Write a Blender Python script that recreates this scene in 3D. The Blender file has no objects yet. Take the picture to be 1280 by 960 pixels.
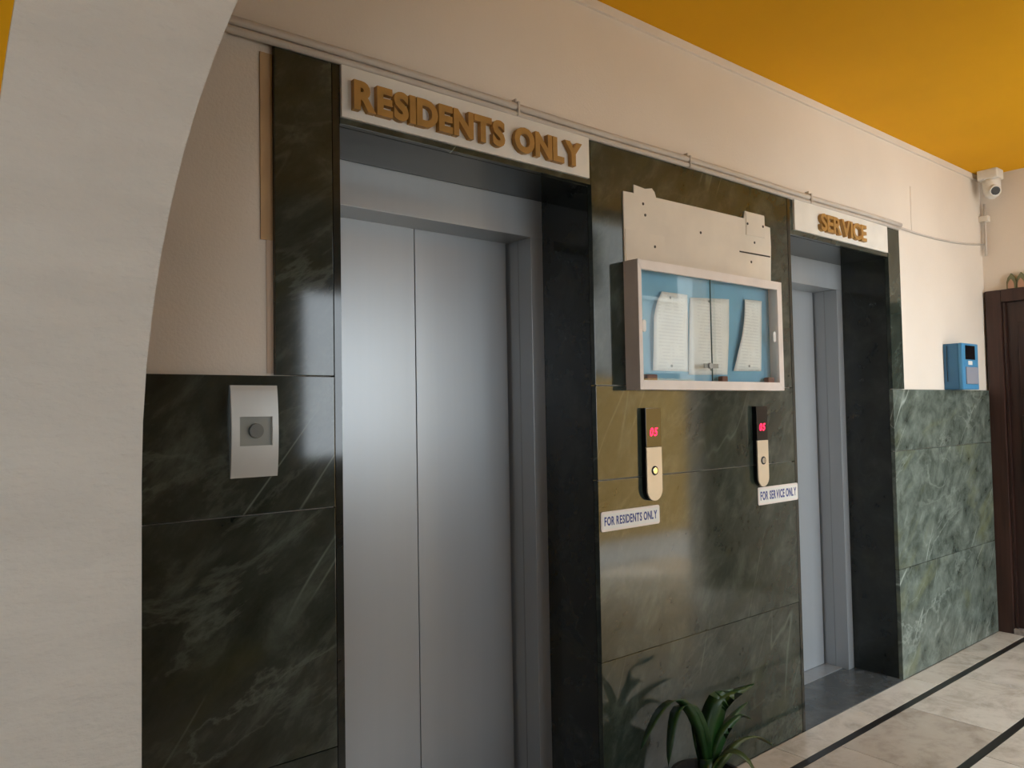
import bpy, bmesh, math, random
from mathutils import Vector, Matrix
random.seed(7)
scn = bpy.context.scene
COL = scn.collection

# ------------------------------------------------------------------ camera, world, lights, exposure
cam_d = bpy.data.cameras.new('camera'); cam = bpy.data.objects.new('camera', cam_d); COL.objects.link(cam)
cam_d.sensor_width = 36.0; cam_d.lens = 961.0 / 1280.0 * 36.0; cam_d.clip_start = 0.02
_r = Vector((0.77504799, -0.63165424, -0.0177071)); _u = Vector((-0.00977094, -0.0399982, 0.99915198)); _f = Vector((0.63182683, 0.77421771, 0.03717238))
cam.matrix_world = Matrix(((_r.x, _u.x, -_f.x, 0.0), (_r.y, _u.y, -_f.y, -1.797), (_r.z, _u.z, -_f.z, 1.37), (0, 0, 0, 1)))
scn.camera = cam
w = bpy.data.worlds.new('sky'); scn.world = w; w.use_nodes = True
bg = w.node_tree.nodes['Background']; bg.inputs[0].default_value = (0.84, 0.93, 1.0, 1); bg.inputs[1].default_value = 4.6
sun_d = bpy.data.lights.new('sun', 'SUN'); sun_d.energy = 8.0; sun_d.angle = math.radians(0.6); sun_d.color = (1.0, 0.93, 0.82)
sun = bpy.data.objects.new('sun', sun_d); COL.objects.link(sun)
sun.rotation_euler = Vector((-0.5, -0.34, -0.8)).to_track_quat('-Z', 'Y').to_euler()
def portal(name, loc, rot, sx, sy):      # guides sky light sampling through an opening, gives no light itself
    d = bpy.data.lights.new(name, 'AREA'); d.shape = 'RECTANGLE'; d.size = sx; d.size_y = sy; d.cycles.is_portal = True
    o = bpy.data.objects.new(name, d); COL.objects.link(o); o.location = loc; o.rotation_euler = rot
portal('window_portal', (2.7, -3.06, 1.65), (math.radians(90), 0, 0), 1.2, 1.1)
portal('added_window_portal', (-0.7, -3.06, 1.75), (math.radians(90), 0, 0), 0.8, 1.1)  # small window behind the camera, added to brighten the arch
portal('doorway_portal', (4.25, -2.06, 1.36), (math.radians(90), 0, 0), 1.3, 2.72)
vs = scn.view_settings
vs.view_transform = 'Standard'; vs.look = 'None'; vs.gamma = 1.0; vs.use_curve_mapping = False; vs.exposure = 0.70

# ------------------------------------------------------------------ materials
def mat(name, color, rough=0.5, metal=0.0, spec=0.5, noise=None, bump=None, emis=None):
    """noise=(scale, amount, stretch) varies the colour; bump=(scale, strength, stretch)"""
    m = bpy.data.materials.new(name); m.use_nodes = True
    nt = m.node_tree; N = nt.nodes; L = nt.links; b = N['Principled BSDF']
    b.inputs['Base Color'].default_value = (*color, 1); b.inputs['Roughness'].default_value = rough
    b.inputs['Metallic'].default_value = metal; b.inputs['Specular IOR Level'].default_value = spec
    tc = N.new('ShaderNodeTexCoord')
    def nz(scale, st, detail=5):
        mp = N.new('ShaderNodeMapping'); mp.inputs['Scale'].default_value = st
        L.new(tc.outputs['Object'], mp.inputs['Vector'])
        n = N.new('ShaderNodeTexNoise'); n.inputs['Scale'].default_value = scale; n.inputs['Detail'].default_value = detail
        L.new(mp.outputs[0], n.inputs['Vector']); return n
    sc, am, st = noise or (9.0, 0.06, (1, 1, 1))
    n = nz(sc, st); cr = N.new('ShaderNodeValToRGB')
    cr.color_ramp.elements[0].position = 0.3; cr.color_ramp.elements[1].position = 0.7
    cr.color_ramp.elements[0].color = (*[c * (1 - am) for c in color], 1); cr.color_ramp.elements[1].color = (*[min(1, c * (1 + am)) for c in color], 1)
    L.new(n.outputs[0], cr.inputs[0]); L.new(cr.outputs[0], b.inputs['Base Color'])
    if bump:
        n2 = nz(bump[0], bump[2]); bp = N.new('ShaderNodeBump'); bp.inputs['Strength'].default_value = bump[1]; bp.inputs['Distance'].default_value = 0.004
        L.new(n2.outputs[0], bp.inputs['Height']); L.new(bp.outputs[0], b.inputs['Normal'])
    if emis:
        b.inputs['Emission Color'].default_value = (*emis[0], 1); b.inputs['Emission Strength'].default_value = emis[1]
    return m

def marble(name, dark, mid, light, rough=0.08, vein=0.5, scale=1.0, rot=0.75, stretch=1.7, olive=0.6):
    m = bpy.data.materials.new(name); m.use_nodes = True
    nt = m.node_tree; N = nt.nodes; L = nt.links; b = N['Principled BSDF']
    tc = N.new('ShaderNodeTexCoord'); oi = N.new('ShaderNodeObjectInfo')
    mul = N.new('ShaderNodeMath'); mul.operation = 'MULTIPLY'; mul.inputs[1].default_value = 23.0; L.new(oi.outputs['Random'], mul.inputs[0])
    cmb = N.new('ShaderNodeCombineXYZ'); L.new(mul.outputs[0], cmb.inputs[0]); L.new(mul.outputs[0], cmb.inputs[2])
    add = N.new('ShaderNodeVectorMath'); add.operation = 'ADD'; L.new(tc.outputs['Object'], add.inputs[0]); L.new(cmb.outputs[0], add.inputs[1])
    def mapped(rt, sc):
        mp = N.new('ShaderNodeMapping'); mp.vector_type = 'TEXTURE'; mp.inputs['Rotation'].default_value = rt; mp.inputs['Scale'].default_value = sc
        L.new(add.outputs[0], mp.inputs['Vector']); return mp
    def noise(mp, scale, detail, rg, dist):
        n = N.new('ShaderNodeTexNoise'); n.inputs['Scale'].default_value = scale; n.inputs['Detail'].default_value = detail
        n.inputs['Roughness'].default_value = rg; n.inputs['Distortion'].default_value = dist; L.new(mp.outputs[0], n.inputs['Vector']); return n
    k1 = 1.0 / scale
    streak = mapped((0, -rot, 0), (stretch * k1, k1, 0.8 * k1))     # cloudy streaks along the slab's diagonal
    n1 = noise(streak, 6.5, 10, 0.68, 0.35)
    cr = N.new('ShaderNodeValToRGB'); e = cr.color_ramp.elements
    e[0].position = 0.30; e[0].color = (*dark, 1); e[1].position = 0.80; e[1].color = (*light, 1)
    k = e.new(0.52); k.color = (*mid, 1); k = e.new(0.64); k.color = (*[a * .72 + c * .28 for a, c in zip(mid, light)], 1)
    L.new(n1.outputs[0], cr.inputs[0])
    def crossing(n, width, amount):      # thin lines where a smooth noise passes one half
        sb = N.new('ShaderNodeMath'); sb.operation = 'SUBTRACT'; sb.inputs[1].default_value = 0.5; L.new(n.outputs[0], sb.inputs[0])
        ab_ = N.new('ShaderNodeMath'); ab_.operation = 'ABSOLUTE'; L.new(sb.outputs[0], ab_.inputs[0])
        mr = N.new('ShaderNodeMapRange'); mr.inputs['From Min'].default_value = 0.0; mr.inputs['From Max'].default_value = width; mr.inputs['To Min'].default_value = amount; mr.inputs['To Max'].default_value = 0.0
        L.new(ab_.outputs[0], mr.inputs['Value']); return mr
    c1 = crossing(noise(mapped((0, -rot * 1.25, 0), (5.0 * k1, k1, 0.75 * k1)), 1.6, 3, 0.5, 0.10), 0.0045, vein)
    n3 = noise(streak, 3.0, 2, 0.5, 0.2)
    wavy = mapped((0, -rot * .7, 0), (1.9 * k1, k1, 0.9 * k1))          # irregular branching veins
    c2 = crossing(noise(wavy, 2.3, 9, 0.62, 0.5), 0.020, vein * 0.6)
    n4 = noise(wavy, 2.1, 3, 0.5, 0.3); m4 = N.new('ShaderNodeMapRange'); m4.inputs['From Min'].default_value = 0.44; m4.inputs['From Max'].default_value = 0.60; L.new(n4.outputs[0], m4.inputs['Value'])
    v2 = N.new('ShaderNodeMath'); v2.operation = 'MULTIPLY'; L.new(c2.outputs[0], v2.inputs[0]); L.new(m4.outputs[0], v2.inputs[1])
    n5 = noise(wavy, 3.1, 5, 0.6, 0.4); m5 = N.new('ShaderNodeMapRange'); m5.inputs['From Min'].default_value = 0.56; m5.inputs['From Max'].default_value = 0.72; m5.inputs['To Max'].default_value = olive; L.new(n5.outputs[0], m5.inputs['Value'])
    ol = N.new('ShaderNodeMix'); ol.data_type = 'RGBA'; L.new(m5.outputs[0], ol.inputs['Factor']); L.new(cr.outputs[0], ol.inputs['A']); ol.inputs['B'].default_value = (mid[0] * 1.5, mid[1] * 1.35, mid[2] * .75, 1)
    b2 = N.new('ShaderNodeMix'); b2.data_type = 'RGBA'; L.new(v2.outputs[0], b2.inputs['Factor']); L.new(ol.outputs['Result'], b2.inputs['A']); b2.inputs['B'].default_value = (*light, 1)
    m3 = N.new('ShaderNodeMapRange'); m3.inputs['From Min'].default_value = 0.47; m3.inputs['From Max'].default_value = 0.60; L.new(n3.outputs[0], m3.inputs['Value'])
    mm = N.new('ShaderNodeMath'); mm.operation = 'MULTIPLY'; L.new(c1.outputs[0], mm.inputs[0]); L.new(m3.outputs[0], mm.inputs[1])
    mx = N.new('ShaderNodeMix'); mx.data_type = 'RGBA'; L.new(mm.outputs[0], mx.inputs['Factor']); L.new(b2.outputs['Result'], mx.inputs['A']); mx.inputs['B'].default_value = (*[min(1, c * 1.3) for c in light], 1)
    L.new(mx.outputs['Result'], b.inputs['Base Color'])
    b.inputs['Roughness'].default_value = rough
    return m

def tile_mat(name, cols, rough):
    m = marble(name, *cols, rough=rough, vein=0.25, scale=0.9, olive=0.0)
    nt = m.node_tree; N = nt.nodes; L = nt.links; b = N['Principled BSDF']
    src = b.inputs['Base Color'].links[0].from_socket
    oi = N.new('ShaderNodeObjectInfo'); cr = N.new('ShaderNodeValToRGB'); e = cr.color_ramp.elements
    e[0].color = (0.68, 0.62, 0.56, 1); e[1].color = (1.0, 0.98, 0.95, 1); k = e.new(0.35); k.color = (0.9, 0.85, 0.78, 1)
    L.new(oi.outputs['Random'], cr.inputs[0])
    mx = N.new('ShaderNodeMix'); mx.data_type = 'RGBA'; mx.blend_type = 'MULTIPLY'; mx.inputs['Factor'].default_value = 1.0
    L.new(src, mx.inputs['A']); L.new(cr.outputs[0], mx.inputs['B']); L.new(mx.outputs['Result'], b.inputs['Base Color'])
    return m

def glass_mat(name, tint):
    m = bpy.data.materials.new(name); m.use_nodes = True
    nt = m.node_tree; N = nt.nodes; L = nt.links; N.remove(N['Principled BSDF'])
    t = N.new('ShaderNodeBsdfTransparent'); t.inputs[0].default_value = (*tint, 1)
    g = N.new('ShaderNodeBsdfGlossy'); g.inputs['Roughness'].default_value = 0.02
    lw = N.new('ShaderNodeLayerWeight'); lw.inputs['Blend'].default_value = 0.5
    pw = N.new('ShaderNodeMath'); pw.operation = 'POWER'; pw.inputs[1].default_value = 5.0; L.new(lw.outputs['Facing'], pw.inputs[0])
    f = N.new('ShaderNodeMath'); f.operation = 'MULTIPLY_ADD'; f.inputs[1].default_value = 0.96; f.inputs[2].default_value = 0.04; L.new(pw.outputs[0], f.inputs[0])
    mx = N.new('ShaderNodeMixShader'); L.new(f.outputs[0], mx.inputs[0]); L.new(t.outputs[0], mx.inputs[1]); L.new(g.outputs[0], mx.inputs[2])
    L.new(mx.outputs[0], N['Material Output'].inputs['Surface'])
    return m

def paper_mat(name):
    m = mat(name, (0.90, 0.89, 0.85), 0.85)
    nt = m.node_tree; N = nt.nodes; L = nt.links; b = N['Principled BSDF']
    tc = N.new('ShaderNodeTexCoord'); sp = N.new('ShaderNodeSeparateXYZ'); L.new(tc.outputs['Object'], sp.inputs[0])
    wv = N.new('ShaderNodeTexWave'); wv.bands_direction = 'Z'; wv.inputs['Scale'].default_value = 26; wv.inputs['Distortion'].default_value = 0
    L.new(tc.outputs['Object'], wv.inputs['Vector'])
    nz = N.new('ShaderNodeTexNoise'); nz.inputs['Scale'].default_value = 60; mp = N.new('ShaderNodeMapping'); mp.inputs['Scale'].default_value = (1, 1, 0.3)
    L.new(tc.outputs['Object'], mp.inputs[0]); L.new(mp.outputs[0], nz.inputs['Vector'])
    g1 = N.new('ShaderNodeMath'); g1.operation = 'GREATER_THAN'; g1.inputs[1].default_value = 0.72; L.new(wv.outputs['Fac'], g1.inputs[0])
    g2 = N.new('ShaderNodeMath'); g2.operation = 'GREATER_THAN'; g2.inputs[1].default_value = 0.45; L.new(nz.outputs[0], g2.inputs[0])
    ax = N.new('ShaderNodeMath'); ax.operation = 'ABSOLUTE'; L.new(sp.outputs[0], ax.inputs[0])
    g3 = N.new('ShaderNodeMath'); g3.operation = 'LESS_THAN'; g3.inputs[1].default_value = 0.075; L.new(ax.outputs[0], g3.inputs[0])
    p1 = N.new('ShaderNodeMath'); p1.operation = 'MULTIPLY'; L.new(g1.outputs[0], p1.inputs[0]); L.new(g2.outputs[0], p1.inputs[1])
    p2 = N.new('ShaderNodeMath'); p2.operation = 'MULTIPLY'; L.new(p1.outputs[0], p2.inputs[0]); L.new(g3.outputs[0], p2.inputs[1])
    p3 = N.new('ShaderNodeMath'); p3.operation = 'MULTIPLY'; p3.inputs[1].default_value = 0.16; L.new(p2.outputs[0], p3.inputs[0])
    mx = N.new('ShaderNodeMix'); mx.data_type = 'RGBA'; L.new(p3.outputs[0], mx.inputs['Factor'])
    L.new(b.inputs['Base Color'].links[0].from_socket, mx.inputs['A']); mx.inputs['B'].default_value = (0.25, 0.25, 0.27, 1)
    L.new(mx.outputs['Result'], b.inputs['Base Color'])
    return m

M = {}
M['paint'] = mat('cream_paint', (0.78, 0.70, 0.61), 0.75, noise=(2.0, 0.04, (1, 1, 1)), bump=(160, 0.25, (1, 1, 1)))
M['arch'] = mat('arch_plaster', (0.74, 0.71, 0.64), 0.85, noise=(6.0, 0.05, (1, 1, 3)), bump=(45, 1.0, (1, 1, 2.2)))
M['orange'] = mat('orange_paint', (0.80, 0.40, 0.008), 0.7, spec=0.15, noise=(1.5, 0.04, (1, 1, 1)), bump=(120, 0.1, (1, 1, 1)))
M['tan'] = mat('tan_paint', (0.56, 0.49, 0.42), 0.8)
M['ochre'] = mat('ochre_render', (0.46, 0.28, 0.07), 0.8)
M['house'] = mat('grey_house_paint', (0.34, 0.34, 0.33), 0.85)
M['stain'] = mat('ochre_paint', (0.54, 0.36, 0.19), 0.7, noise=(14, 0.2, (1, 1, 0.3)))
M['stain2'] = mat('peach_paint', (0.66, 0.50, 0.37), 0.7, noise=(14, 0.1, (1, 1, 0.3)))
M['marble'] = marble('green_marble', (0.010, 0.014, 0.010), (0.032, 0.040, 0.032), (0.16, 0.19, 0.16), vein=0.6)
M['marble_lt'] = marble('pale_green_marble', (0.030, 0.040, 0.031), (0.118, 0.142, 0.118), (0.30, 0.34, 0.30), rough=0.25, vein=0.9, rot=0.75, stretch=1.1, scale=1.2)
M['marble_dk'] = marble('shaded_green_marble', (0.010, 0.012, 0.010), (0.018, 0.021, 0.018), (0.05, 0.055, 0.05), vein=0.15)  # darkened copy of the marble: recess shade and dark slab ends in its colour
M['marble_md'] = marble('mid_green_marble', (0.012, 0.018, 0.013), (0.032, 0.042, 0.033), (0.12, 0.145, 0.12), rough=0.08, vein=0.4, rot=0.95, stretch=1.3)
M['granite'] = marble('dark_granite', (0.04, 0.045, 0.045), (0.075, 0.08, 0.08), (0.16, 0.17, 0.17), rough=0.25, vein=0.1, olive=0.0)
M['tile'] = tile_mat('beige_marble_tile', ((0.46, 0.41, 0.35), (0.72, 0.67, 0.60), (0.86, 0.83, 0.77)), 0.18)
M['stripe'] = mat('black_stone', (0.022, 0.020, 0.018), 0.3)
M['grout'] = mat('grout', (0.20, 0.17, 0.14), 0.9)
M['steel'] = mat('brushed_steel', (0.41, 0.43, 0.445), 0.34, 0.45, noise=(30, 0.015, (1, 1, 0.02)))
M['steel_dk'] = mat('steel_trim', (0.34, 0.35, 0.36), 0.34, 0.5, noise=(30, 0.05, (1, 1, 0.02)))
M['dark'] = mat('dark_gap', (0.012, 0.012, 0.012), 0.8)
M['board'] = mat('sign_board', (0.78, 0.75, 0.69), 0.5)
M['gold'] = mat('gold_letters', (0.42, 0.22, 0.05), 0.45, noise=(25, 0.15, (1, 1, 1)))
M['frame'] = mat('pale_aluminium', (0.82, 0.74, 0.69), 0.42)
M['blue'] = mat('pale_blue_board', (0.22, 0.46, 0.62), 0.8)
M['glass'] = glass_mat('glass', (0.975, 0.99, 0.99))
M['glass_edge'] = mat('glass_edge', (0.03, 0.07, 0.07), 0.2)
M['paper'] = paper_mat('printed_paper')
M['white'] = mat('white_plastic', (0.80, 0.79, 0.75), 0.4)
M['redbrown'] = mat('red_brown', (0.16, 0.05, 0.03), 0.6)
M['black'] = mat('gloss_black', (0.006, 0.006, 0.007), 0.08)
M['beige_steel'] = mat('satin_steel', (0.72, 0.62, 0.48), 0.42, 0.35)
M['chrome'] = mat('chrome', (0.7, 0.68, 0.65), 0.12, 1.0)
M['red'] = mat('red_led', (0.8, 0.0, 0.03), 0.5, emis=((1.0, 0.01, 0.06), 2.2))
M['ink'] = mat('blue_ink', (0.05, 0.07, 0.25), 0.6)
M['grey'] = mat('grey_plastic', (0.30, 0.31, 0.28), 0.5)
M['knob'] = mat('dark_knob', (0.16, 0.165, 0.15), 0.45)
M['plate'] = mat('silver_plate', (0.60, 0.60, 0.57), 0.33, 0.25)
M['boxblue'] = mat('blue_plastic', (0.035, 0.15, 0.29), 0.4)
M['boxblue2'] = mat('lighter_blue_plastic', (0.07, 0.26, 0.47), 0.4)
M['pad'] = mat('keypad_grey', (0.28, 0.29, 0.34), 0.5)
M['wood'] = mat('dark_brown_wood', (0.030, 0.013, 0.010), 0.35, noise=(8, 0.3, (1, 6, 0.4)))
M['wood2'] = mat('brown_wood_frame', (0.042, 0.018, 0.013), 0.4, noise=(8, 0.3, (1, 6, 0.4)))
M['leaf'] = mat('dark_leaf', (0.014, 0.055, 0.010), 0.38, noise=(12, 0.35, (1, 1, 1)))
M['leaf2'] = mat('yellow_green_leaf', (0.06, 0.09, 0.016), 0.45, noise=(12, 0.3, (1, 1, 1)))
M['pot'] = mat('dark_pot', (0.02, 0.018, 0.016), 0.6)
M['soil'] = mat('soil', (0.025, 0.017, 0.01), 0.95, bump=(60, 0.8, (1, 1, 1)))
M['conduit'] = mat('painted_conduit', (0.58, 0.52, 0.46), 0.6)
M['plaster'] = mat('bare_plaster', (0.76, 0.69, 0.59), 0.8, noise=(5, 0.08, (1, 1, 1)))
M['hole'] = mat('hole', (0.05, 0.04, 0.03), 0.9)
M['ground'] = mat('grey_paving', (0.38, 0.36, 0.33), 0.8)
M['decor_g'] = mat('decor_green', (0.17, 0.18, 0.10), 0.7)
M['decor_p'] = mat('decor_pink', (0.45, 0.26, 0.17), 0.7)
M['wood_floor_edge'] = mat('threshold_stone', (0.30, 0.26, 0.23), 0.5, noise=(30, 0.4, (1, 1, 1)))

# ------------------------------------------------------------------ helpers
ORG = {}
def link(name, me, m, parent, org):
    o = bpy.data.objects.new(name, me); COL.objects.link(o)
    if m is not None and not me.materials: me.materials.append(m)
    p = ORG.get(parent.name, Vector((0, 0, 0))) if parent else Vector((0, 0, 0))
    o.parent = parent; o.location = Vector(org) - p
    ORG[o.name] = Vector(org)
    return o
def obj(name, verts, faces, m, parent=None, smooth=False, bevel=0.0, org=None):
    """one mesh object from world coordinates; its origin is the bottom centre of its bounds"""
    vs_ = [Vector(v) for v in verts]
    lo = Vector([min(v[i] for v in vs_) for i in range(3)]); hi = Vector([max(v[i] for v in vs_) for i in range(3)])
    org = Vector(org) if org is not None else Vector(((lo.x + hi.x) / 2, (lo.y + hi.y) / 2, lo.z))
    bm = bmesh.new()
    bv = [bm.verts.new(v - org) for v in vs_]
    for f in faces:
        try: bm.faces.new([bv[i] for i in f])
        except ValueError: pass
    bmesh.ops.recalc_face_normals(bm, faces=bm.faces)
    if bevel > 0:
        bmesh.ops.bevel(bm, geom=list(bm.edges), offset=bevel, segments=2, profile=0.6, affect='EDGES', clamp_overlap=True)
    if smooth:
        for f in bm.faces: f.smooth = True
    me = bpy.data.meshes.new(name); bm.to_mesh(me); bm.free()
    return link(name, me, m, parent, org)
class MB:
    def __init__(s): s.v = []; s.f = []
    def box(s, x0, x1, y0, y1, z0, z1):
        n = len(s.v)
        s.v += [(x, y, z) for x in (x0, x1) for y in (y0, y1) for z in (z0, z1)]
        s.f += [[n + i for i in q] for q in ((0, 1, 3, 2), (4, 6, 7, 5), (0, 4, 5, 1), (2, 3, 7, 6), (0, 2, 6, 4), (1, 5, 7, 3))]
        return s
    def prism(s, poly, y0, y1):       # polygon in x,z extruded along y
        n = len(s.v); k = len(poly)
        s.v += [(x, y0, z) for x, z in poly] + [(x, y1, z) for x, z in poly]
        s.f += [[n + i for i in range(k)], [n + k + i for i in range(k)][::-1]]
        s.f += [[n + i, n + (i + 1) % k, n + k + (i + 1) % k, n + k + i] for i in range(k)]
        return s
    def tube(s, pts, r, seg=10, cap=True):
        n0 = len(s.v); pts = [Vector(p) for p in pts]
        for i, p in enumerate(pts):
            d = (pts[min(i + 1, len(pts) - 1)] - pts[max(i - 1, 0)]).normalized()
            a = d.orthogonal().normalized() if abs(d.z) > 0.9 else d.cross(Vector((0, 0, 1))).normalized(); b = d.cross(a)
            rr = r[i] if isinstance(r, (list, tuple)) else r
            for k in range(seg):
                t = 2 * math.pi * k / seg; s.v.append(tuple(p + a * math.cos(t) * rr + b * math.sin(t) * rr))
        for i in range(len(pts) - 1):
            for k in range(seg):
                s.f.append([n0 + i * seg + k, n0 + i * seg + (k + 1) % seg, n0 + (i + 1) * seg + (k + 1) % seg, n0 + (i + 1) * seg + k])
        if cap:
            s.f.append([n0 + k for k in range(seg)][::-1]); s.f.append([n0 + (len(pts) - 1) * seg + k for k in range(seg)])
        return s
    def done(s, name, m, parent=None, **kw): return obj(name, s.v, s.f, m, parent, **kw)
def box(name, x0, x1, y0, y1, z0, z1, m, parent=None, bevel=0.0): return MB().box(x0, x1, y0, y1, z0, z1).done(name, m, parent, bevel=bevel)
def thing(name, label, cat, loc, group=None):
    o = bpy.data.objects.new(name, None); COL.objects.link(o); o.location = loc; o.empty_display_size = 0.1
    ORG[o.name] = Vector(loc); o['label'] = label; o['category'] = cat
    if group: o['group'] = group
    return o
def tag(o, label, cat, group=None):
    o['label'] = label; o['category'] = cat
    if group: o['group'] = group
    return o
def struct(o, label, cat):
    o['kind'] = 'structure'; o['label'] = label; o['category'] = cat; return o
def rrect(x0, x1, z0, z1, r, n=4):
    P = []
    for cx, cz, a in ((x1 - r, z1 - r, 0), (x0 + r, z1 - r, 90), (x0 + r, z0 + r, 180), (x1 - r, z0 + r, 270)):
        for i in range(n + 1):
            t = math.radians(a + 90 * i / n); P.append((cx + r * math.cos(t), cz + r * math.sin(t)))
    return P
def disc(cx, cz, r, n=20): return [(cx + r * math.cos(2 * math.pi * i / n), cz + r * math.sin(2 * math.pi * i / n)) for i in range(n)]

def glyph(ch, bold, depth):
    """mesh vertices and faces of one character, in its own x,y plane, from the built-in font"""
    cu = bpy.data.curves.new('glyph', 'FONT'); cu.body = ch; cu.size = 1.0; cu.offset = bold; cu.extrude = depth / 2; cu.resolution_u = 4
    o = bpy.data.objects.new('glyph', cu); COL.objects.link(o)
    dg = bpy.context.evaluated_depsgraph_get(); me = bpy.data.meshes.new_from_object(o.evaluated_get(dg))
    v = [tuple(p.co) for p in me.vertices]; f = [list(p.vertices) for p in me.polygons]
    bpy.data.objects.remove(o); bpy.data.meshes.remove(me); bpy.data.curves.remove(cu)
    return v, f
def lay_text(text, x0, x1, z0, z1, bold, gap, space):
    """list of (verts in x,z,depth01, faces) for each letter, fitted to the rectangle"""
    cur = 0.0; out = []; zt = []
    for ch in text:
        if ch == ' ': cur += space; continue
        v, f = glyph(ch, bold, 1.0); lo = min(p[0] for p in v); hi = max(p[0] for p in v)
        out.append(([(p[0] - lo + cur, p[1], p[2]) for p in v], f)); cur += hi - lo + gap
        zt += [p[1] for p in v]
    tot = cur - gap; zl, zh = min(zt), max(zt)
    return [([(x0 + p[0] / tot * (x1 - x0), p[2] + 0.5, z0 + (p[1] - zl) / (zh - zl) * (z1 - z0)) for p in v], f) for v, f in out]

# ------------------------------------------------------------------ the setting
XR = 5.25; ZC = 2.775; YA = -0.85; YF = -2.9
O1 = (0.905, 1.823); O2 = (3.040, 3.954); ZO = 2.125; DADO = 1.455; ZM = 2.285
# lift wall: painted masonry, cut for the two lift entrances
mb = MB(); yp = 0.014
for x0, x1, z0, z1 in ((-2.2, O1[0] - .02, 0, ZC), (O1[1] + .02, O2[0] - .02, 0, ZC), (O2[1] + .02, XR + .4, 0, ZC), (O1[0] - .02, O1[1] + .02, ZO + .02, ZC), (O2[0] - .02, O2[1] + .02, ZO + .02, ZC)):
    mb.box(x0, x1, yp, 0.62, z0, z1)
for a, b in (O1, O2): mb.box(a - .02, b + .02, 0.5, 0.62, 0, ZO + .02)
wall = struct(mb.done('wall_back', M['paint']), 'cream painted wall with green marble cladding around two lifts', 'wall')
def slab(x0, x1, z0, z1, m='marble', y0=0.0, y1=0.02, name='marble_slab'):
    g = 0.0012
    return box(name, x0 + g, x1 - g, y0 + random.uniform(-.0008, .0008), y1, z0 + g, z1 - g, M[m], wall, bevel=0.0012)
J = (0.0, 0.545, 1.14, DADO)
for k in range(3):
    slab(-0.35, O1[0] - .02, J[k], J[k + 1] + (0.015 if k == 2 else 0))
    slab(-1.2, -0.35, J[k], J[k + 1] + (0.015 if k == 2 else 0))
    slab(O1[1], O2[0] - .02, J[k], J[k + 1], 'marble_md')
    slab(O2[1], XR, J[k], J[k + 1], 'marble_lt')
slab(0.730, O1[0] - .02, DADO + .015, ZM)
slab(O1[1], O2[0] - .02, DADO, ZM, 'marble_md')
slab(O2[1], 4.085, DADO, ZM, 'marble_md')
slab(O1[0], O1[1], ZO, ZM); slab(O2[0], O2[1], ZO, ZM)
for a, b in (O1, O2):      # lining of each lift recess
    box('soffit_slab', a, b, 0.02, 0.26, ZO, ZO + .02, M['marble_dk'], wall)
    box('jamb_slab', a - .0195, a, -0.001, 0.26, 0, ZM, M['marble_dk'], wall); box('jamb_slab', b, b + .02, 0.02, 0.26, 0, ZO, M['marble_dk'], wall)
    box('threshold_slab', a, b, -0.002, 0.285, -0.02, 0.003, M['granite'], wall)
box('paint_strip', 0.700, 0.7305, 0.011, 0.016, 1.80, 2.262, M['stain'], wall)
box('paint_strip', 0.714, 0.7305, 0.0122, 0.016, DADO + .02, 1.80, M['stain2'], wall)
# bare plaster where cladding is missing, above the notice board
P = [(1.976, 1.87), (1.976, 2.131), (2.031, 2.133), (2.031, 2.163), (2.09, 2.158), (2.128, 2.166), (2.142, 2.155), (2.150, 2.136), (2.42, 2.139), (2.693, 2.141), (2.700, 2.172), (2.838, 2.173), (2.841, 2.131), (2.880, 2.128), (2.883, 2.05), (2.877, 1.96), (2.872, 1.87)]
patch = MB().prism(P, -0.004, 0.01).done('plaster_patch', M['plaster'], wall)
patch['label'] = 'bare cream plaster patch with drill holes'
MB().prism([(2.703, 2.075), (2.836, 2.078), (2.836, 2.169), (2.703, 2.168)], -0.007, -0.003).done('cover_plate', M['plaster'], patch, bevel=0.001)
MB().prism([(1.980, 1.89), (2.188, 1.89), (2.189, 1.999), (1.980, 2.000)], -0.0062, -0.003).done('cover_plate', M['plaster'], patch, bevel=0.001)
MB().prism([(2.655, 1.998), (2.874, 2.001), (2.874, 2.007), (2.655, 2.004)], -0.0048, -0.003).done('slot', M['hole'], patch)
for x, z in ((2.078, 2.102), (2.088, 2.063), (2.134, 1.955), (2.405, 2.043), (2.712, 2.121), (2.822, 2.124), (2.762, 2.050), (2.735, 1.967)):
    MB().prism(disc(x, z, 0.0055, 8), -0.0085 if (x > 2.7 and z > 2.07) else (-0.0072 if x < 2.15 and z < 1.99 else -0.005), -0.003).done('drill_hole', M['hole'], patch)

# floor: stone tiles in rows with black inlay lines
flr = struct(box('floor', -2.2, XR + .35, YF - .15, 0.5, -0.12, -0.012, M['grout']), 'beige marble tile floor with black inlay lines', 'floor')
def tiles(y1, y0, length, off):
    d = length - 0.003; me = None; x = -2.2 + off
    while x < XR + .3:
        if me is None:
            o = box('floor_tile', x, x + d, y0, y1, -0.02, 0.0, M['tile'], flr, bevel=0.0012); me = o.data
        else:
            link('floor_tile', me, M['tile'], flr, (x + d / 2, (y0 + y1) / 2, -0.02))
        x += length
tiles(-0.003, -0.139, 0.61, 0.12)
box('inlay_line', -2.2, XR, -0.171, -0.141, -0.02, 0.0, M['stripe'], flr)
tiles(-0.173, -0.549, 0.61, 0.33)
box('inlay_line', -2.2, XR, -0.581, -0.551, -0.02, 0.0, M['stripe'], flr)
for k in range(5): tiles(-0.584 - k * .463, -0.584 - k * .463 - .46, 0.61, 0.05 + 0.3 * (k % 2))
ceil = struct(MB().box(-2.2, 3.6, YF - .15, 0.62, ZC, ZC + .2).box(3.6, XR + .35, -2.05, 0.62, ZC, ZC + .2).done('ceiling', M['orange']), 'orange painted ceiling', 'ceiling')
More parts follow.
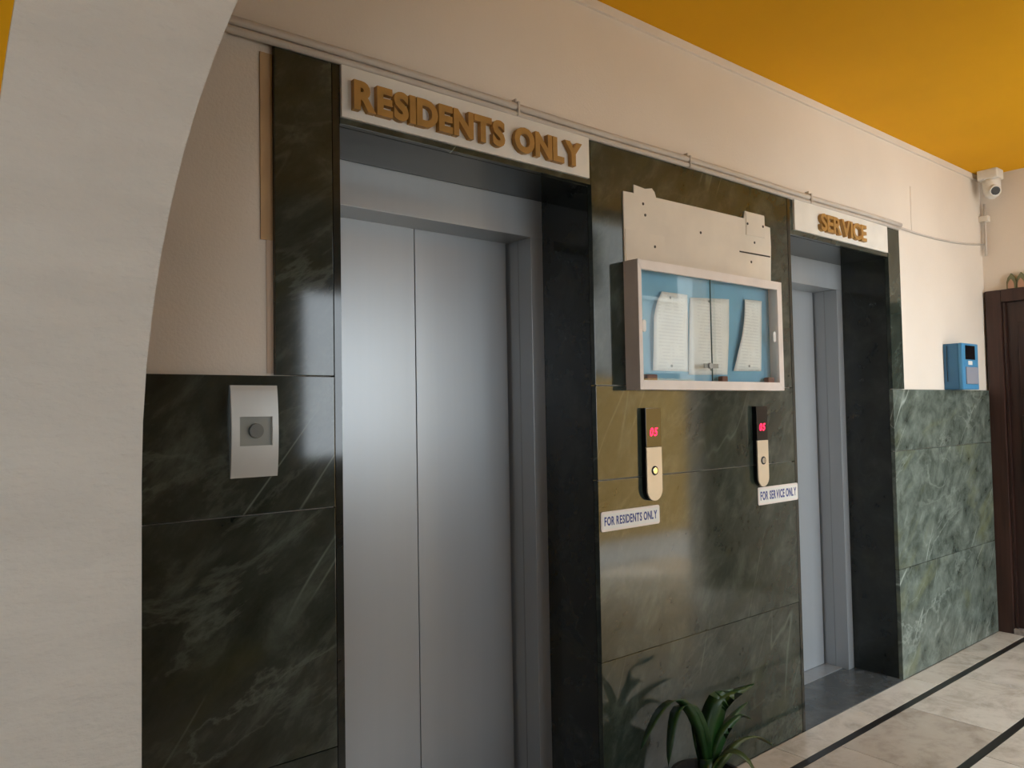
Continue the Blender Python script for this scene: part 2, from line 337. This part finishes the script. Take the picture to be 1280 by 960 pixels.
struct(box('trim_1', -2.2, XR, 0.002, 0.016, 2.742, ZC, M['paint'], bevel=0.003), 'narrow cream moulding along the top of the wall', 'trim')

# right wall with its dark brown door
mb = MB(); DW = 0.98
mb.box(XR, XR + .2, -2.05, -DW, 0, ZC).box(XR, XR + .2, -DW, 0.015, 2.06, ZC).box(XR + .1, XR + .2, -DW, 0.015, 0, 2.06)
struct(mb.done('wall_right', M['paint']), 'cream painted end wall above the dark wooden door', 'wall')
door = struct(thing('door_1', 'dark brown panelled wooden door in the end wall', 'door', (XR, -0.5, 0)), 'dark brown panelled wooden door in the end wall', 'door')
fr = MB().box(XR - .03, XR + .1, -0.085, 0.0, 0, 2.06).box(XR - .03, XR + .1, -DW, -DW + .085, 0, 2.06).box(XR - .03, XR + .1, -DW + .085, -0.085, 1.985, 2.06).done('door_frame', M['wood2'], door, bevel=0.004)
MB().box(XR - .012, XR + .06, -0.10, -0.088, 0.03, 1.98).done('door_stop', M['wood'], door)
leaf = box('door_leaf', XR + .012, XR + .05, -DW + .088, -0.10, 0.03, 1.983, M['wood'], door)
for y0, y1 in ((-.86, -.58), (-.42, -.16)):
    for z0, z1 in ((.15, .75), (.9, 1.3), (1.42, 1.86)):
        MB().box(XR + .004, XR + .014, y0, y1, z0, z1).done('door_panel', M['wood'], leaf, bevel=0.004)
box('door_sill', XR - .035, XR + .1, -DW + .085, -0.085, 0.0, 0.032, M['wood_floor_edge'], door)

# arch: a white band springing from a pier, orange wall outside it
CX, CZ, RI, CXO, RO = 1.858, 1.301, 1.631, 4.170, 4.100
def arc(R, z_end, CX=CX, n=28):
    a1 = math.asin((z_end - CZ) / R)
    return [(CX - R * math.cos(a1 * i / n), CZ + R * math.sin(a1 * i / n)) for i in range(n + 1)]
ai, ao = arc(RI, ZC), arc(RO, ZC, CXO)
band_in = [(CX - RI, 0.0)] + ai; band_out = [(CXO - RO, 0.0)] + ao
n = len(band_in); V = []; F = []
for y in (YA, YA + .20):
    V += [(x, y, z) for x, z in band_in] + [(x, y, z) for x, z in band_out]
for i in range(n - 1):
    F += [[i, i + 1, n + i + 1, n + i], [2 * n + i, 3 * n + i, 3 * n + i + 1, 2 * n + i + 1], [i, 2 * n + i, 2 * n + i + 1, i + 1], [n + i, n + i + 1, 3 * n + i + 1, 3 * n + i]]
F += [[0, n, 3 * n, 2 * n], [n - 1, 3 * n - 1, 4 * n - 1, 2 * n - 1]]
V2 = []; F2 = []; m_ = n
for y in (YA + .012, YA + .19):
    V2 += [(x + .01, y, z) for x, z in band_out] + [(-2.2, y, z) for x, z in band_out]
for i in range(m_ - 1):
    F2 += [[i, i + 1, m_ + i + 1, m_ + i], [2 * m_ + i, 3 * m_ + i, 3 * m_ + i + 1, 2 * m_ + i + 1], [i, 2 * m_ + i, 2 * m_ + i + 1, i + 1]]
wl = struct(obj('wall_left', V2, F2, M['orange']), 'orange painted wall around the white arch', 'wall')
ab = obj('arch_band', V, F, M['arch'], wl); ab['label'] = 'white rough plastered arch band'

# the rest of the lobby behind the camera: tan front wall, openings shaped and small window added for the light
mb = MB(); y0, y1 = YF - .15, YF
mb.box(-2.2, -1.1, y0, y1, 0, ZC).box(-1.1, -0.3, y0, y1, 0, 1.2).box(-1.1, -0.3, y0, y1, 2.3, ZC).box(-0.3, 2.1, y0, y1, 0, ZC)
mb.box(2.1, 3.3, y0, y1, 0, 1.1).box(2.1, 3.3, y0, y1, 2.2, ZC).box(3.3, 3.6, y0, -1.9, 0, ZC).box(3.6, XR + .35, -2.05, -1.9, 2.72, ZC).box(4.9, XR + .35, -2.05, -1.9, 0, 2.72)
struct(mb.done('wall_front', M['tan']), 'tan front wall with a window, a small window added to light the arch and a wide doorway to the yard', 'wall')
struct(box('wall_side', -2.35, -2.2, YF - .15, 0.62, 0, ZC, M['tan']), 'tan wall closing the dark end of the lobby', 'wall')
struct(box('ground', -14, 26, -22, 14, -0.3, -0.12, M['ground']), 'grey paved yard outside the lobby', 'ground')
bw = struct(box('boundary_wall', 5.9, 9.0, -4.6, -4.35, -0.12, 1.75, M['ochre'], bevel=0.01), 'sunlit orange boundary wall out in the yard', 'wall')

hs = struct(thing('house', 'plain grey neighbouring house beyond the orange boundary wall', 'building', (14.0, -11.5, -0.12)), 'plain grey neighbouring house beyond the orange boundary wall', 'building')  # unseen house, added to tone down the sky reflected in glass and steel
box('house_wall', 9.5, 18.5, -14.0, -9.6, -0.12, 6.4, M['house'], hs); box('roof', 9.3, 18.7, -14.2, -9.4, 6.4, 6.6, M['house'], hs)
for x in (10.6, 13.0, 15.4):
    for z in (0.9, 3.9):
        wn = box('window', x, x + 1.2, -9.62, -9.585, z, z + 1.3, M['dark'], hs); box('window_ledge', x - .08, x + 1.28, -9.62, -9.50, z - .08, z, M['house'], wn)

# ------------------------------------------------------------------ lifts
def lift(O, label):
    a, b = O; w_ = b - a; fa, fb = a + .060, b - .056; zh = 1.99; yd = 0.38
    t = thing('elevator', label, 'elevator', ((a + b) / 2, 0.3, 0), None)
    box('header_panel', a, b, 0.25, yd + .06, zh, ZO, M['steel'], t, bevel=0.0015)
    for x0, x1, s in ((a, fa, 1), (fb, b, -1)):
        j = box('door_jamb', x0, x1, 0.25, yd + .06, 0.0, zh, M['steel'], t, bevel=0.0015)
        xe = x1 if s > 0 else x0
        box('jamb_seam', min(xe, xe + s * .0015), max(xe, xe + s * .0015), 0.318, 0.322, 0.0, zh, M['steel_dk'], j)
    c = (fa + fb) / 2
    box('door_panel', fa - .02, c - .0015, yd, yd + .03, 0.008, zh + .02, M['steel'], t, bevel=0.001)
    box('door_panel', c + .0015, fb + .02 - .02 - .010, yd, yd + .03, 0.008, zh + .02, M['steel'], t, bevel=0.001)
    box('shaft_gap', fa - .04, fb + .04, yd + .035, yd + .045, 0.0, zh + .03, M['dark'], t)
    box('sill', fa, fb, 0.285, yd + .035, -0.01, 0.006, M['steel_dk'], t)
    return t
lift(O1, 'grey steel elevator doors under the long residents sign')
lift(O2, 'grey steel elevator doors under the shorter service sign beside the blue box')

# ------------------------------------------------------------------ signs with raised letters
def sign(x0, x1, z0, z1, text, lx0, lx1, lz0, lz1, label, bold, gap, space):
    t = thing('sign_board', label, 'sign', ((x0 + x1) / 2, 0, z0))
    bd = box('board', x0, x1, -0.010, 0.003, z0, z1, M['board'], t, bevel=0.0015)
    for v, f in lay_text(text, lx0, lx1, lz0, lz1, bold, gap, space):
        # depth01 runs 0..1 along the glyph's thickness; front of the letter faces the lobby
        obj('letter', [(x, -0.009 - d * 0.018, z) for x, d, z in v], f, M['gold'], t)
    return t
sign(0.907, 1.807, 2.143, 2.280, 'RESIDENTS ONLY', 0.934, 1.758, 2.163, 2.243, 'long white sign board with raised gold letters RESIDENTS ONLY', 0.05, 0.035, 0.36)
sign(3.065, 3.935, 2.146, 2.280, 'SERVICE', 3.258, 3.682, 2.165, 2.245, 'white sign board with raised gold letters SERVICE', 0.030, 0.02, 0.20)

# ------------------------------------------------------------------ notice board
bx0, bx1, bz0, bz1, bd_ = 1.972, 2.853, 1.440, 1.885, 0.065
nb = thing('notice_board', 'shallow glazed notice board with pale frame and blue backing', 'notice board', ((bx0 + bx1) / 2, 0, bz0))
box('backing', bx0 + .004, bx1 - .004, -0.010, 0.0, bz0 + .004, bz1 - .004, M['blue'], nb)
bf = 0.033
for q in ((bx0, bx0 + .012, bz0, bz1), (bx1 - .012, bx1, bz0, bz1), (bx0, bx1, bz0, bz0 + .012), (bx0, bx1, bz1 - .012, bz1)):
    pass
pm = MB()
outer = [(bx0, bz0), (bx1, bz0), (bx1, bz1), (bx0, bz1)]; inner = [(bx0 + bf * .55, bz0 + bf), (bx1 - bf, bz0 + bf), (bx1 - bf, bz1 - bf), (bx0 + bf * .55, bz1 - bf)]
for i in range(4):
    a, b, c, d = outer[i], outer[(i + 1) % 4], inner[(i + 1) % 4], inner[i]
    fr_ = MB().prism([a, b, c, d], -bd_, -bd_ + .014).done('frame_rail', M['frame'], nb, bevel=0.0015)
sd = MB(); t_ = .012
sd.box(bx0, bx0 + t_, -bd_ + .012, 0, bz0, bz1).box(bx1 - t_, bx1, -bd_ + .012, 0, bz0, bz1).box(bx0 + t_, bx1 - t_, -bd_ + .012, 0, bz0, bz0 + t_).box(bx0 + t_, bx1 - t_, -bd_ + .012, 0, bz1 - t_, bz1)
sd.done('case', M['frame'], nb)
mid = 2.383
g1 = box('glass_pane', bx0 + .012, mid + .032, -0.053, -0.050, bz0 + .012, bz1 - .012, M['glass'], nb)
g2 = box('glass_pane', mid, bx1 - .012, -0.058, -0.055, bz0 + .012, bz1 - .012, M['glass'], nb)
box('pane_edge', mid - .002, mid + .001, -0.0585, -0.0545, bz0 + .012, bz1 - .012, M['glass_edge'], g2)
for g, x, y in ((g1, 2.009, -0.0528), (g2, 2.798, -0.0578)):
    MB().prism(rrect(x - .009, x + .009, 1.638, 1.680, .008), y - .004, y).done('pane_handle', M['white'], g, bevel=0.001)
for x0, x1 in ((2.026, 2.080), (2.455, 2.489), (2.763, 2.807)):
    box('glass_stop', x0, x1, -0.0495, -0.028, bz0 + .012, 1.494, M['redbrown'], nb, bevel=0.003)
lk = MB().prism(disc(2.362, 1.53, .011, 14), -0.068, -0.0575).done('lock', M['steel_dk'], nb, bevel=0.001)
box('lock_bar', 2.33, 2.415, -0.061, -0.0578, 1.522, 1.538, M['grey'], nb)
def paper(left, right, bulge, label):
    """left/right: lists of (x, z) from top to bottom; the sheet bows off the backing"""
    n = 12; m = 8; V = []; F = []
    def at(l, t):
        s = t * (len(l) - 1); i = min(int(s), len(l) - 2); u = s - i
        return l[i][0] * (1 - u) + l[i + 1][0] * u, l[i][1] * (1 - u) + l[i + 1][1] * u
    for th in (0, -.0006):
        for i in range(n + 1):
            a, b = at(left, i / n), at(right, i / n)
            for k in range(m + 1):
                u = k / m
                y = -0.0115 + th - bulge * (1 - u) ** 2 * math.sin(math.pi * min(1, .15 + i / n * .7)) - 0.002 * math.sin(math.pi * u)
                V.append((a[0] * (1 - u) + b[0] * u, y, a[1] * (1 - u) + b[1] * u))
    q = (n + 1) * (m + 1)
    for i in range(n):
        for k in range(m):
            s = i * (m + 1) + k
            F += [[s, s + 1, s + m + 2, s + m + 1], [q + s, q + s + m + 1, q + s + m + 2, q + s + 1]]
    for i in range(n): 
        s = i * (m + 1); F += [[s, s + m + 1, q + s + m + 1, q + s], [s + m, q + s + m, q + s + 2 * m + 1, s + 2 * m + 1]]
    for k in range(m): F += [[k, q + k, q + k + 1, k + 1], [n * (m + 1) + k, n * (m + 1) + k + 1, q + n * (m + 1) + k + 1, q + n * (m + 1) + k]]
    xm = (right[0][0] + left[-1][0]) / 2
    o = obj('notice_sheet', V, F, M['paper'], smooth=True, org=(xm, -.012, left[-1][1]))
    tag(o, label, 'paper', 'printed notices pinned in the notice board')
    for px, pz in ((xm, right[0][1] - .02), (xm, right[-1][1] + .018)):
        MB().prism(disc(px, pz, .005, 10), -0.0185, -0.012).done('push_pin', M['grey'], o)
paper([(2.151, 1.794), (2.118, 1.755), (2.096, 1.700), (2.093, 1.63), (2.092, 1.57), (2.092, 1.509)], [(2.304, 1.795), (2.302, 1.51)], .014, 'printed white sheet with curled corner pinned beside the left glass handle')
paper([(2.318, 1.786), (2.306, 1.70), (2.302, 1.64), (2.298, 1.57), (2.298, 1.498)], [(2.564, 1.800), (2.556, 1.652), (2.539, 1.502)], .006, 'printed white sheet pinned behind the overlapping edges of the glass panes')
paper([(2.659, 1.806), (2.645, 1.74), (2.622, 1.661), (2.594, 1.59), (2.571, 1.517)], [(2.790, 1.810), (2.771, 1.521)], .016, 'narrow curled white sheet with a slanting edge pinned apart from the others')

# ------------------------------------------------------------------ lift call panels
def call_panel(x0, x1, label):
    z0, z1, zs, y = 1.053, 1.378, 1.240, -0.021
    t = thing('call_panel', label, 'call panel', ((x0 + x1) / 2, 0, z0))
    r = (x1 - x0) / 2; c = (x0 + x1) / 2
    def outline(e, top):
        P = [(x1 + e, top), (x0 - e, top)]
        return P + [(c - (r + e) * math.cos(math.pi * i / 16), z0 + r - (r + e) * math.sin(math.pi * i / 16)) for i in range(17)]
    MB().prism(outline(0.0, z1), y + .004, 0.0).done('housing', M['black'], t)
    ds = box('display', x0 + .001, x1 - .001, y, y + .005, zs + .0015, z1 - .001, M['black'], t, bevel=0.001)
    MB().prism(outline(-.001, zs), y - .001, y + .005).done('face_plate', M['beige_steel'], t, bevel=0.0008)
    bt = MB().prism(disc(c, 1.159, .0165), y - .003, y).done('button', M['dark'], t, bevel=0.001)
    MB().prism(disc(c, 1.159, .0115), y - .0048, y - .003).done('button_centre', M['chrome'], bt, bevel=0.001)
    for v, f in lay_text('05', c - .020, c + .020, 1.279, 1.309, 0.03, 0.12, .1):
        obj('digit', [(x + (z - 1.294) * .2, y - .0004 - d * .0004, z) for x, d, z in v], f, M['red'], ds)
    return t
call_panel(2.044, 2.126, 'slim lift call panel with red digits above the residents plate')
call_panel(2.713, 2.791, 'slim lift call panel with red digits above the service plate')
def plate(x0, x1, z0, z1, text, label):
    t = thing('name_plate', label, 'sign', ((x0 + x1) / 2, 0, z0))
    MB().prism(rrect(x0, x1, z0, z1, .008), -0.004, 0.002).done('plate_rim', M['frame'], t, bevel=0.001)
    p = MB().prism(rrect(x0 + .006, x1 - .006, z0 + .008, z1 - .008, .004), -0.0052, -0.002).done('plate', M['white'], t)
    V = []; F = []
    for v, f in lay_text(text, x0 + .014, x1 - .016, z0 + .019, z1 - .017, 0.03, 0.10, .28):
        k = len(V); V += [(x, -0.0049 - d * .0008, z) for x, d, z in v]; F += [[k + i for i in q] for q in f]
    obj('lettering', V, F, M['ink'], p)
plate(1.832, 2.127, 0.970, 1.036, 'FOR RESIDENTS ONLY', 'white plate with small blue letters FOR RESIDENTS ONLY')
plate(2.736, 3.032, 0.977, 1.049, 'FOR SERVICE ONLY', 'white plate with small blue letters FOR SERVICE ONLY')

# ------------------------------------------------------------------ silver key switch plate on the dado
t = thing('key_switch', 'silver rectangular switch plate with round knob on the green dado', 'switch', (0.668, 0, 1.23))
x0, x1, z0, z1 = 0.619, 0.731, 1.229, 1.445; rx0, rx1, rz0, rz1 = 0.638, 0.716, 1.303, 1.371
mb = MB()
def bul(z):   # the plate bows out slightly at its middle
    return -0.006 - 0.009 * math.sin(math.pi * (z - z0) / (z1 - z0)) ** 0.8
zs = [z0 + (z1 - z0) * i / 18 for i in range(19)]
def strip(xa, xb, za, zb, n):
    k = len(mb.v)
    for i in range(n + 1):
        z = za + (zb - za) * i / n; y = bul(z)
        mb.v += [(xa, y, z), (xb, y, z), (xb, 0.002, z), (xa, 0.002, z)]
    for i in range(n):
        q = k + 4 * i
        for j in range(4): mb.f.append([q + j, q + (j + 1) % 4, q + 4 + (j + 1) % 4, q + 4 + j])
    mb.f += [[k, k + 1, k + 2, k + 3], [k + 4 * n + 3, k + 4 * n + 2, k + 4 * n + 1, k + 4 * n]]
strip(x0, x1, z0, rz0, 6); strip(x0, x1, rz1, z1, 6); strip(x0, rx0, rz0, rz1, 5); strip(rx1, x1, rz0, rz1, 5)
mb.done('cover', M['plate'], t)
ins = box('inset', rx0, rx1, -0.010, 0.0, rz0, rz1, M['grey'], t)
MB().prism(disc(0.677, 1.338, .0175), -0.018, -0.009).done('knob', M['knob'], t, bevel=0.002)

# ------------------------------------------------------------------ conduits, clips, cable
def conduit(z, r, x0, x1, label):
    o = MB().tube([(x0 + (x1 - x0) * i / 24, -0.002 - r * .2, z + .002 * math.sin(i * .9)) for i in range(25)], r, 10).done('conduit', M['conduit'], smooth=True)
    return tag(o, label, 'pipe')
conduit(2.311, 0.0115, -0.6, 4.10, 'thin painted conduit running along the wall, upper of two')
conduit(2.2885, 0.0100, -0.6, 4.07, 'thin painted conduit touching the marble top edge, lower of two')
for x, l in ((1.50, 'pipe clip above the word ONLY'), (2.34, 'pipe clip above the plaster patch'), (3.20, 'pipe clip above the service sign')):
    c = MB().box(x - .004, x + .004, -0.018, 0.014, 2.281, 2.325).box(x - .003, x + .003, -0.004, 0.014, 2.322, 2.338).done('pipe_clip', M['conduit'], bevel=0.001)
    tag(c, l, 'clip', 'conduit clips')
pts = [(4.08, .008, 2.305), (4.3, .008, 2.300), (4.55, .008, 2.302), (4.8, .008, 2.313), (5.0, .008, 2.328), (5.18, .006, 2.348), (5.236, -.004, 2.352)]
tag(MB().tube(pts, 0.006, 8).done('cable', M['conduit'], smooth=True), 'thin sagging cable continuing from the conduits to the corner', 'cable')
tag(MB().tube([(4.27, .0135, 2.30), (4.268, .0135, 2.42), (4.272, .0135, 2.55)], 0.0022, 8).done('cable', M['paint'], smooth=True), 'short upright painted cable on the cream wall', 'cable')
cp = thing('corner_pipe', 'stained upright pipe with junction in the room corner', 'pipe', (5.225, -.018, 2.18))
MB().tube([(5.228, -.014, 2.28), (5.228, -.014, 2.40), (5.230, -.014, 2.60)], 0.0075, 8).done('tube', M['conduit'], cp, smooth=True)
box('junction', 5.208, 5.250, -.036, .014, 2.49, 2.525, M['plaster'], cp, bevel=0.003)

# ------------------------------------------------------------------ security camera in the corner
cc = thing('security_camera', 'white security camera hanging from the orange ceiling in the corner', 'camera', (5.15, -.075, 2.58))
box('mount_box', 5.095, 5.205, -.135, -.025, 2.718, ZC + .002, M['white'], cc, bevel=0.008)
def lathe(c, prof, ax, seg=20):
    ax = Vector(ax).normalized(); a = ax.orthogonal().normalized(); b = ax.cross(a); V = []; F = []
    for h, r in prof:
        for k in range(seg):
            t = 2 * math.pi * k / seg; V.append(tuple(Vector(c) + ax * h + (a * math.cos(t) + b * math.sin(t)) * r))
    for i in range(len(prof) - 1):
        for k in range(seg): F.append([i * seg + k, i * seg + (k + 1) % seg, (i + 1) * seg + (k + 1) % seg, (i + 1) * seg + k])
    F += [list(range(seg))[::-1], [(len(prof) - 1) * seg + k for k in range(seg)]]
    return V, F
V, F = lathe((5.15, -.085, 2.72), [(0, .050), (.02, .049), (.05, .048), (.075, .045), (.10, .036), (.115, .016)], (0, 0, -1)); obj('turret', V, F, M['white'], cc, smooth=True)
ax = Vector((-.72, -.55, -.28)).normalized(); c0 = Vector((5.15, -.085, 2.655)) + ax * .02
V, F = lathe(c0, [(0, .034), (.035, .034), (.042, .030)], ax); eye = obj('eye_housing', V, F, M['white'], cc)
V, F = lathe(c0 + ax * .0405, [(0, .026), (.003, .024)], ax); obj('lens', V, F, M['black'], eye)

# ------------------------------------------------------------------ blue terminal standing on the dado
bt = thing('card_terminal', 'blue plastic box with screen and keypad standing on the dado edge', 'terminal', (4.725, 0, DADO))
X0, X1, Z0, Z1, dp = 4.612, 4.838, DADO, 1.712, 0.085
box('casing', X0, X1, -dp + .02, 0.014, Z0, Z1, M['boxblue'], bt, bevel=0.004)
fp = box('front_panel', X0 - .001, X1 + .001, -dp, -dp + .021, Z0 - .001, Z1 + .001, M['boxblue2'], bt, bevel=0.006)
box('screen', 4.655, 4.785, -dp - .003, -dp + .002, 1.622, 1.700, M['black'], fp, bevel=0.001)
box('white_label', 4.690, 4.745, -dp - .002, -dp + .002, 1.592, 1.614, M['white'], fp)
box('keypad', 4.652, 4.815, -dp - .006, -dp + .002, 1.484, 1.580, M['pad'], fp, bevel=0.003)
MB().tube([(4.838, -.05, 1.53), (4.852, -.05, 1.53)], .012, 12).done('side_knob', M['black'], bt)
MB().tube([(X0 - .004, -.008, 1.50), (X0 - .006, -.006, 1.60), (X0 - .004, -.008, 1.70)], .002, 6).done('wire', M['dark'], bt)

# ------------------------------------------------------------------ pointed ornaments above the door
for k in range(6):
    y = -0.142 - k * .052
    t = thing('door_ornament', 'small pointed ornament standing on the door frame', 'ornament', (XR - .01, y, 2.058), 'pointed ornaments in a row above the brown door')
    def gothic(hw, h, z0):
        P = [(-hw, z0), (hw, z0), (hw, z0 + h * .45)]
        return P + [(hw * .72, z0 + h * .72), (0, z0 + h), (-hw * .72, z0 + h * .72), (-hw, z0 + h * .45)]
    def slabx(poly, xa, xb):
        n = len(poly); return [(xa, y + a, b) for a, b in poly] + [(xb, y + a, b) for a, b in poly], [list(range(n)), list(range(2 * n - 1, n - 1, -1))] + [[i, (i + 1) % n, n + (i + 1) % n, n + i] for i in range(n)]
    V, F = slabx(gothic(.025, .095, 2.058), XR - .022, XR); obj('arch_plaque', V, F, M['decor_g'], t)
    V, F = slabx(gothic(.016, .055, 2.062), XR - .028, XR - .020); obj('pink_inset', V, F, M['decor_p'], t)

# ------------------------------------------------------------------ potted plant between the lifts
PX, PY = 2.10, -0.20
pl = thing('potted_plant', 'leafy green plant in a dark pot between the two lifts', 'plant', (PX, PY, 0))
V, F = lathe((PX, PY, 0), [(0, .085), (.02, .088), (.12, .105), (.155, .112), (.158, .120), (.175, .120), (.175, .108), (.150, .104)], (0, 0, 1), 24); obj('pot', V, F, M['pot'], pl)
V, F = lathe((PX, PY, .14), [(0, .100), (.008, .098), (.014, .05)], (0, 0, 1), 24); obj('soil', V, F, M['soil'], pl)
def leafm(ctrl, wmax, side, m, fold=0.25):
    """a leaf along a smooth curve through ctrl; side = direction of its width"""
    C = [Vector(c) for c in ctrl]; n = 14; V = []; F = []
    def cr(t):
        s = t * (len(C) - 1); i = min(int(s), len(C) - 2); u = s - i
        p0 = C[max(i - 1, 0)]; p1 = C[i]; p2 = C[i + 1]; p3 = C[min(i + 2, len(C) - 1)]
        return 0.5 * ((2 * p1) + (p2 - p0) * u + (2 * p0 - 5 * p1 + 4 * p2 - p3) * u * u + (3 * p1 - p0 - 3 * p2 + p3) * u ** 3)
    side = Vector(side).normalized()
    for i in range(n + 1):
        t = i / n; p = cr(t); d = (cr(min(1, t + .02)) - cr(max(0, t - .02))).normalized()
        s = (side - d * side.dot(d)).normalized(); nn = d.cross(s)
        wv = wmax * max(0.03, math.sin(math.pi * min(1, .12 + t * .88)) ** .75) * (1 if t < .55 else 1)
        V += [tuple(p - s * wv + nn * wv * fold), tuple(p + nn * .0012), tuple(p + s * wv + nn * wv * fold), tuple(p - nn * .0016)]
    for i in range(n):
        k = 4 * i
        for j in range(4): F.append([k + j, k + (j + 1) % 4, k + 4 + (j + 1) % 4, k + 4 + j])
    F += [[0, 1, 2, 3], [4 * n + 3, 4 * n + 2, 4 * n + 1, 4 * n]]
    return obj('leaf', V, F, m, pl, smooth=True)
B = (PX, PY, .145)
leafm([B, (2.11, -.20, .26), (2.15, -.20, .36), (2.20, -.205, .405), (2.35, -.22, .415)], .042, (1, -.5, 0), M['leaf'])
leafm([B, (2.06, -.20, .32), (1.98, -.20, .435), (1.90, -.20, .445), (1.83, -.20, .40), (1.78, -.20, .345)], .022, (.2, -1, .3), M['leaf'])
leafm([B, (2.09, -.20, .29), (2.03, -.20, .40), (1.96, -.20, .42), (1.90, -.22, .36), (1.87, -.23, .28)], .024, (.2, -1, .3), M['leaf'])
leafm([B, (2.13, -.20, .22), (2.20, -.19, .29), (2.30, -.18, .325), (2.38, -.17, .33)], .018, (.3, -1, .2), M['leaf'])
leafm([B, (2.15, -.21, .20), (2.24, -.22, .25), (2.34, -.23, .24), (2.42, -.24, .19)], .020, (.3, -1, .3), M['leaf2'])
leafm([B, (2.11, -.23, .22), (2.13, -.27, .26), (2.16, -.31, .24), (2.18, -.34, .18)], .020, (1, .3, 0), M['leaf2'])
leafm([B, (2.07, -.22, .22), (2.02, -.26, .26), (1.97, -.29, .23), (1.93, -.31, .17)], .020, (.6, -1, .2), M['leaf'])
leafm([B, (2.10, -.17, .25), (2.13, -.13, .33), (2.17, -.10, .35)], .022, (1, .3, 0), M['leaf'])
leafm([B, (2.12, -.21, .24), (2.16, -.22, .31), (2.24, -.23, .34), (2.30, -.24, .31)], .024, (.4, -1, .2), M['leaf'])
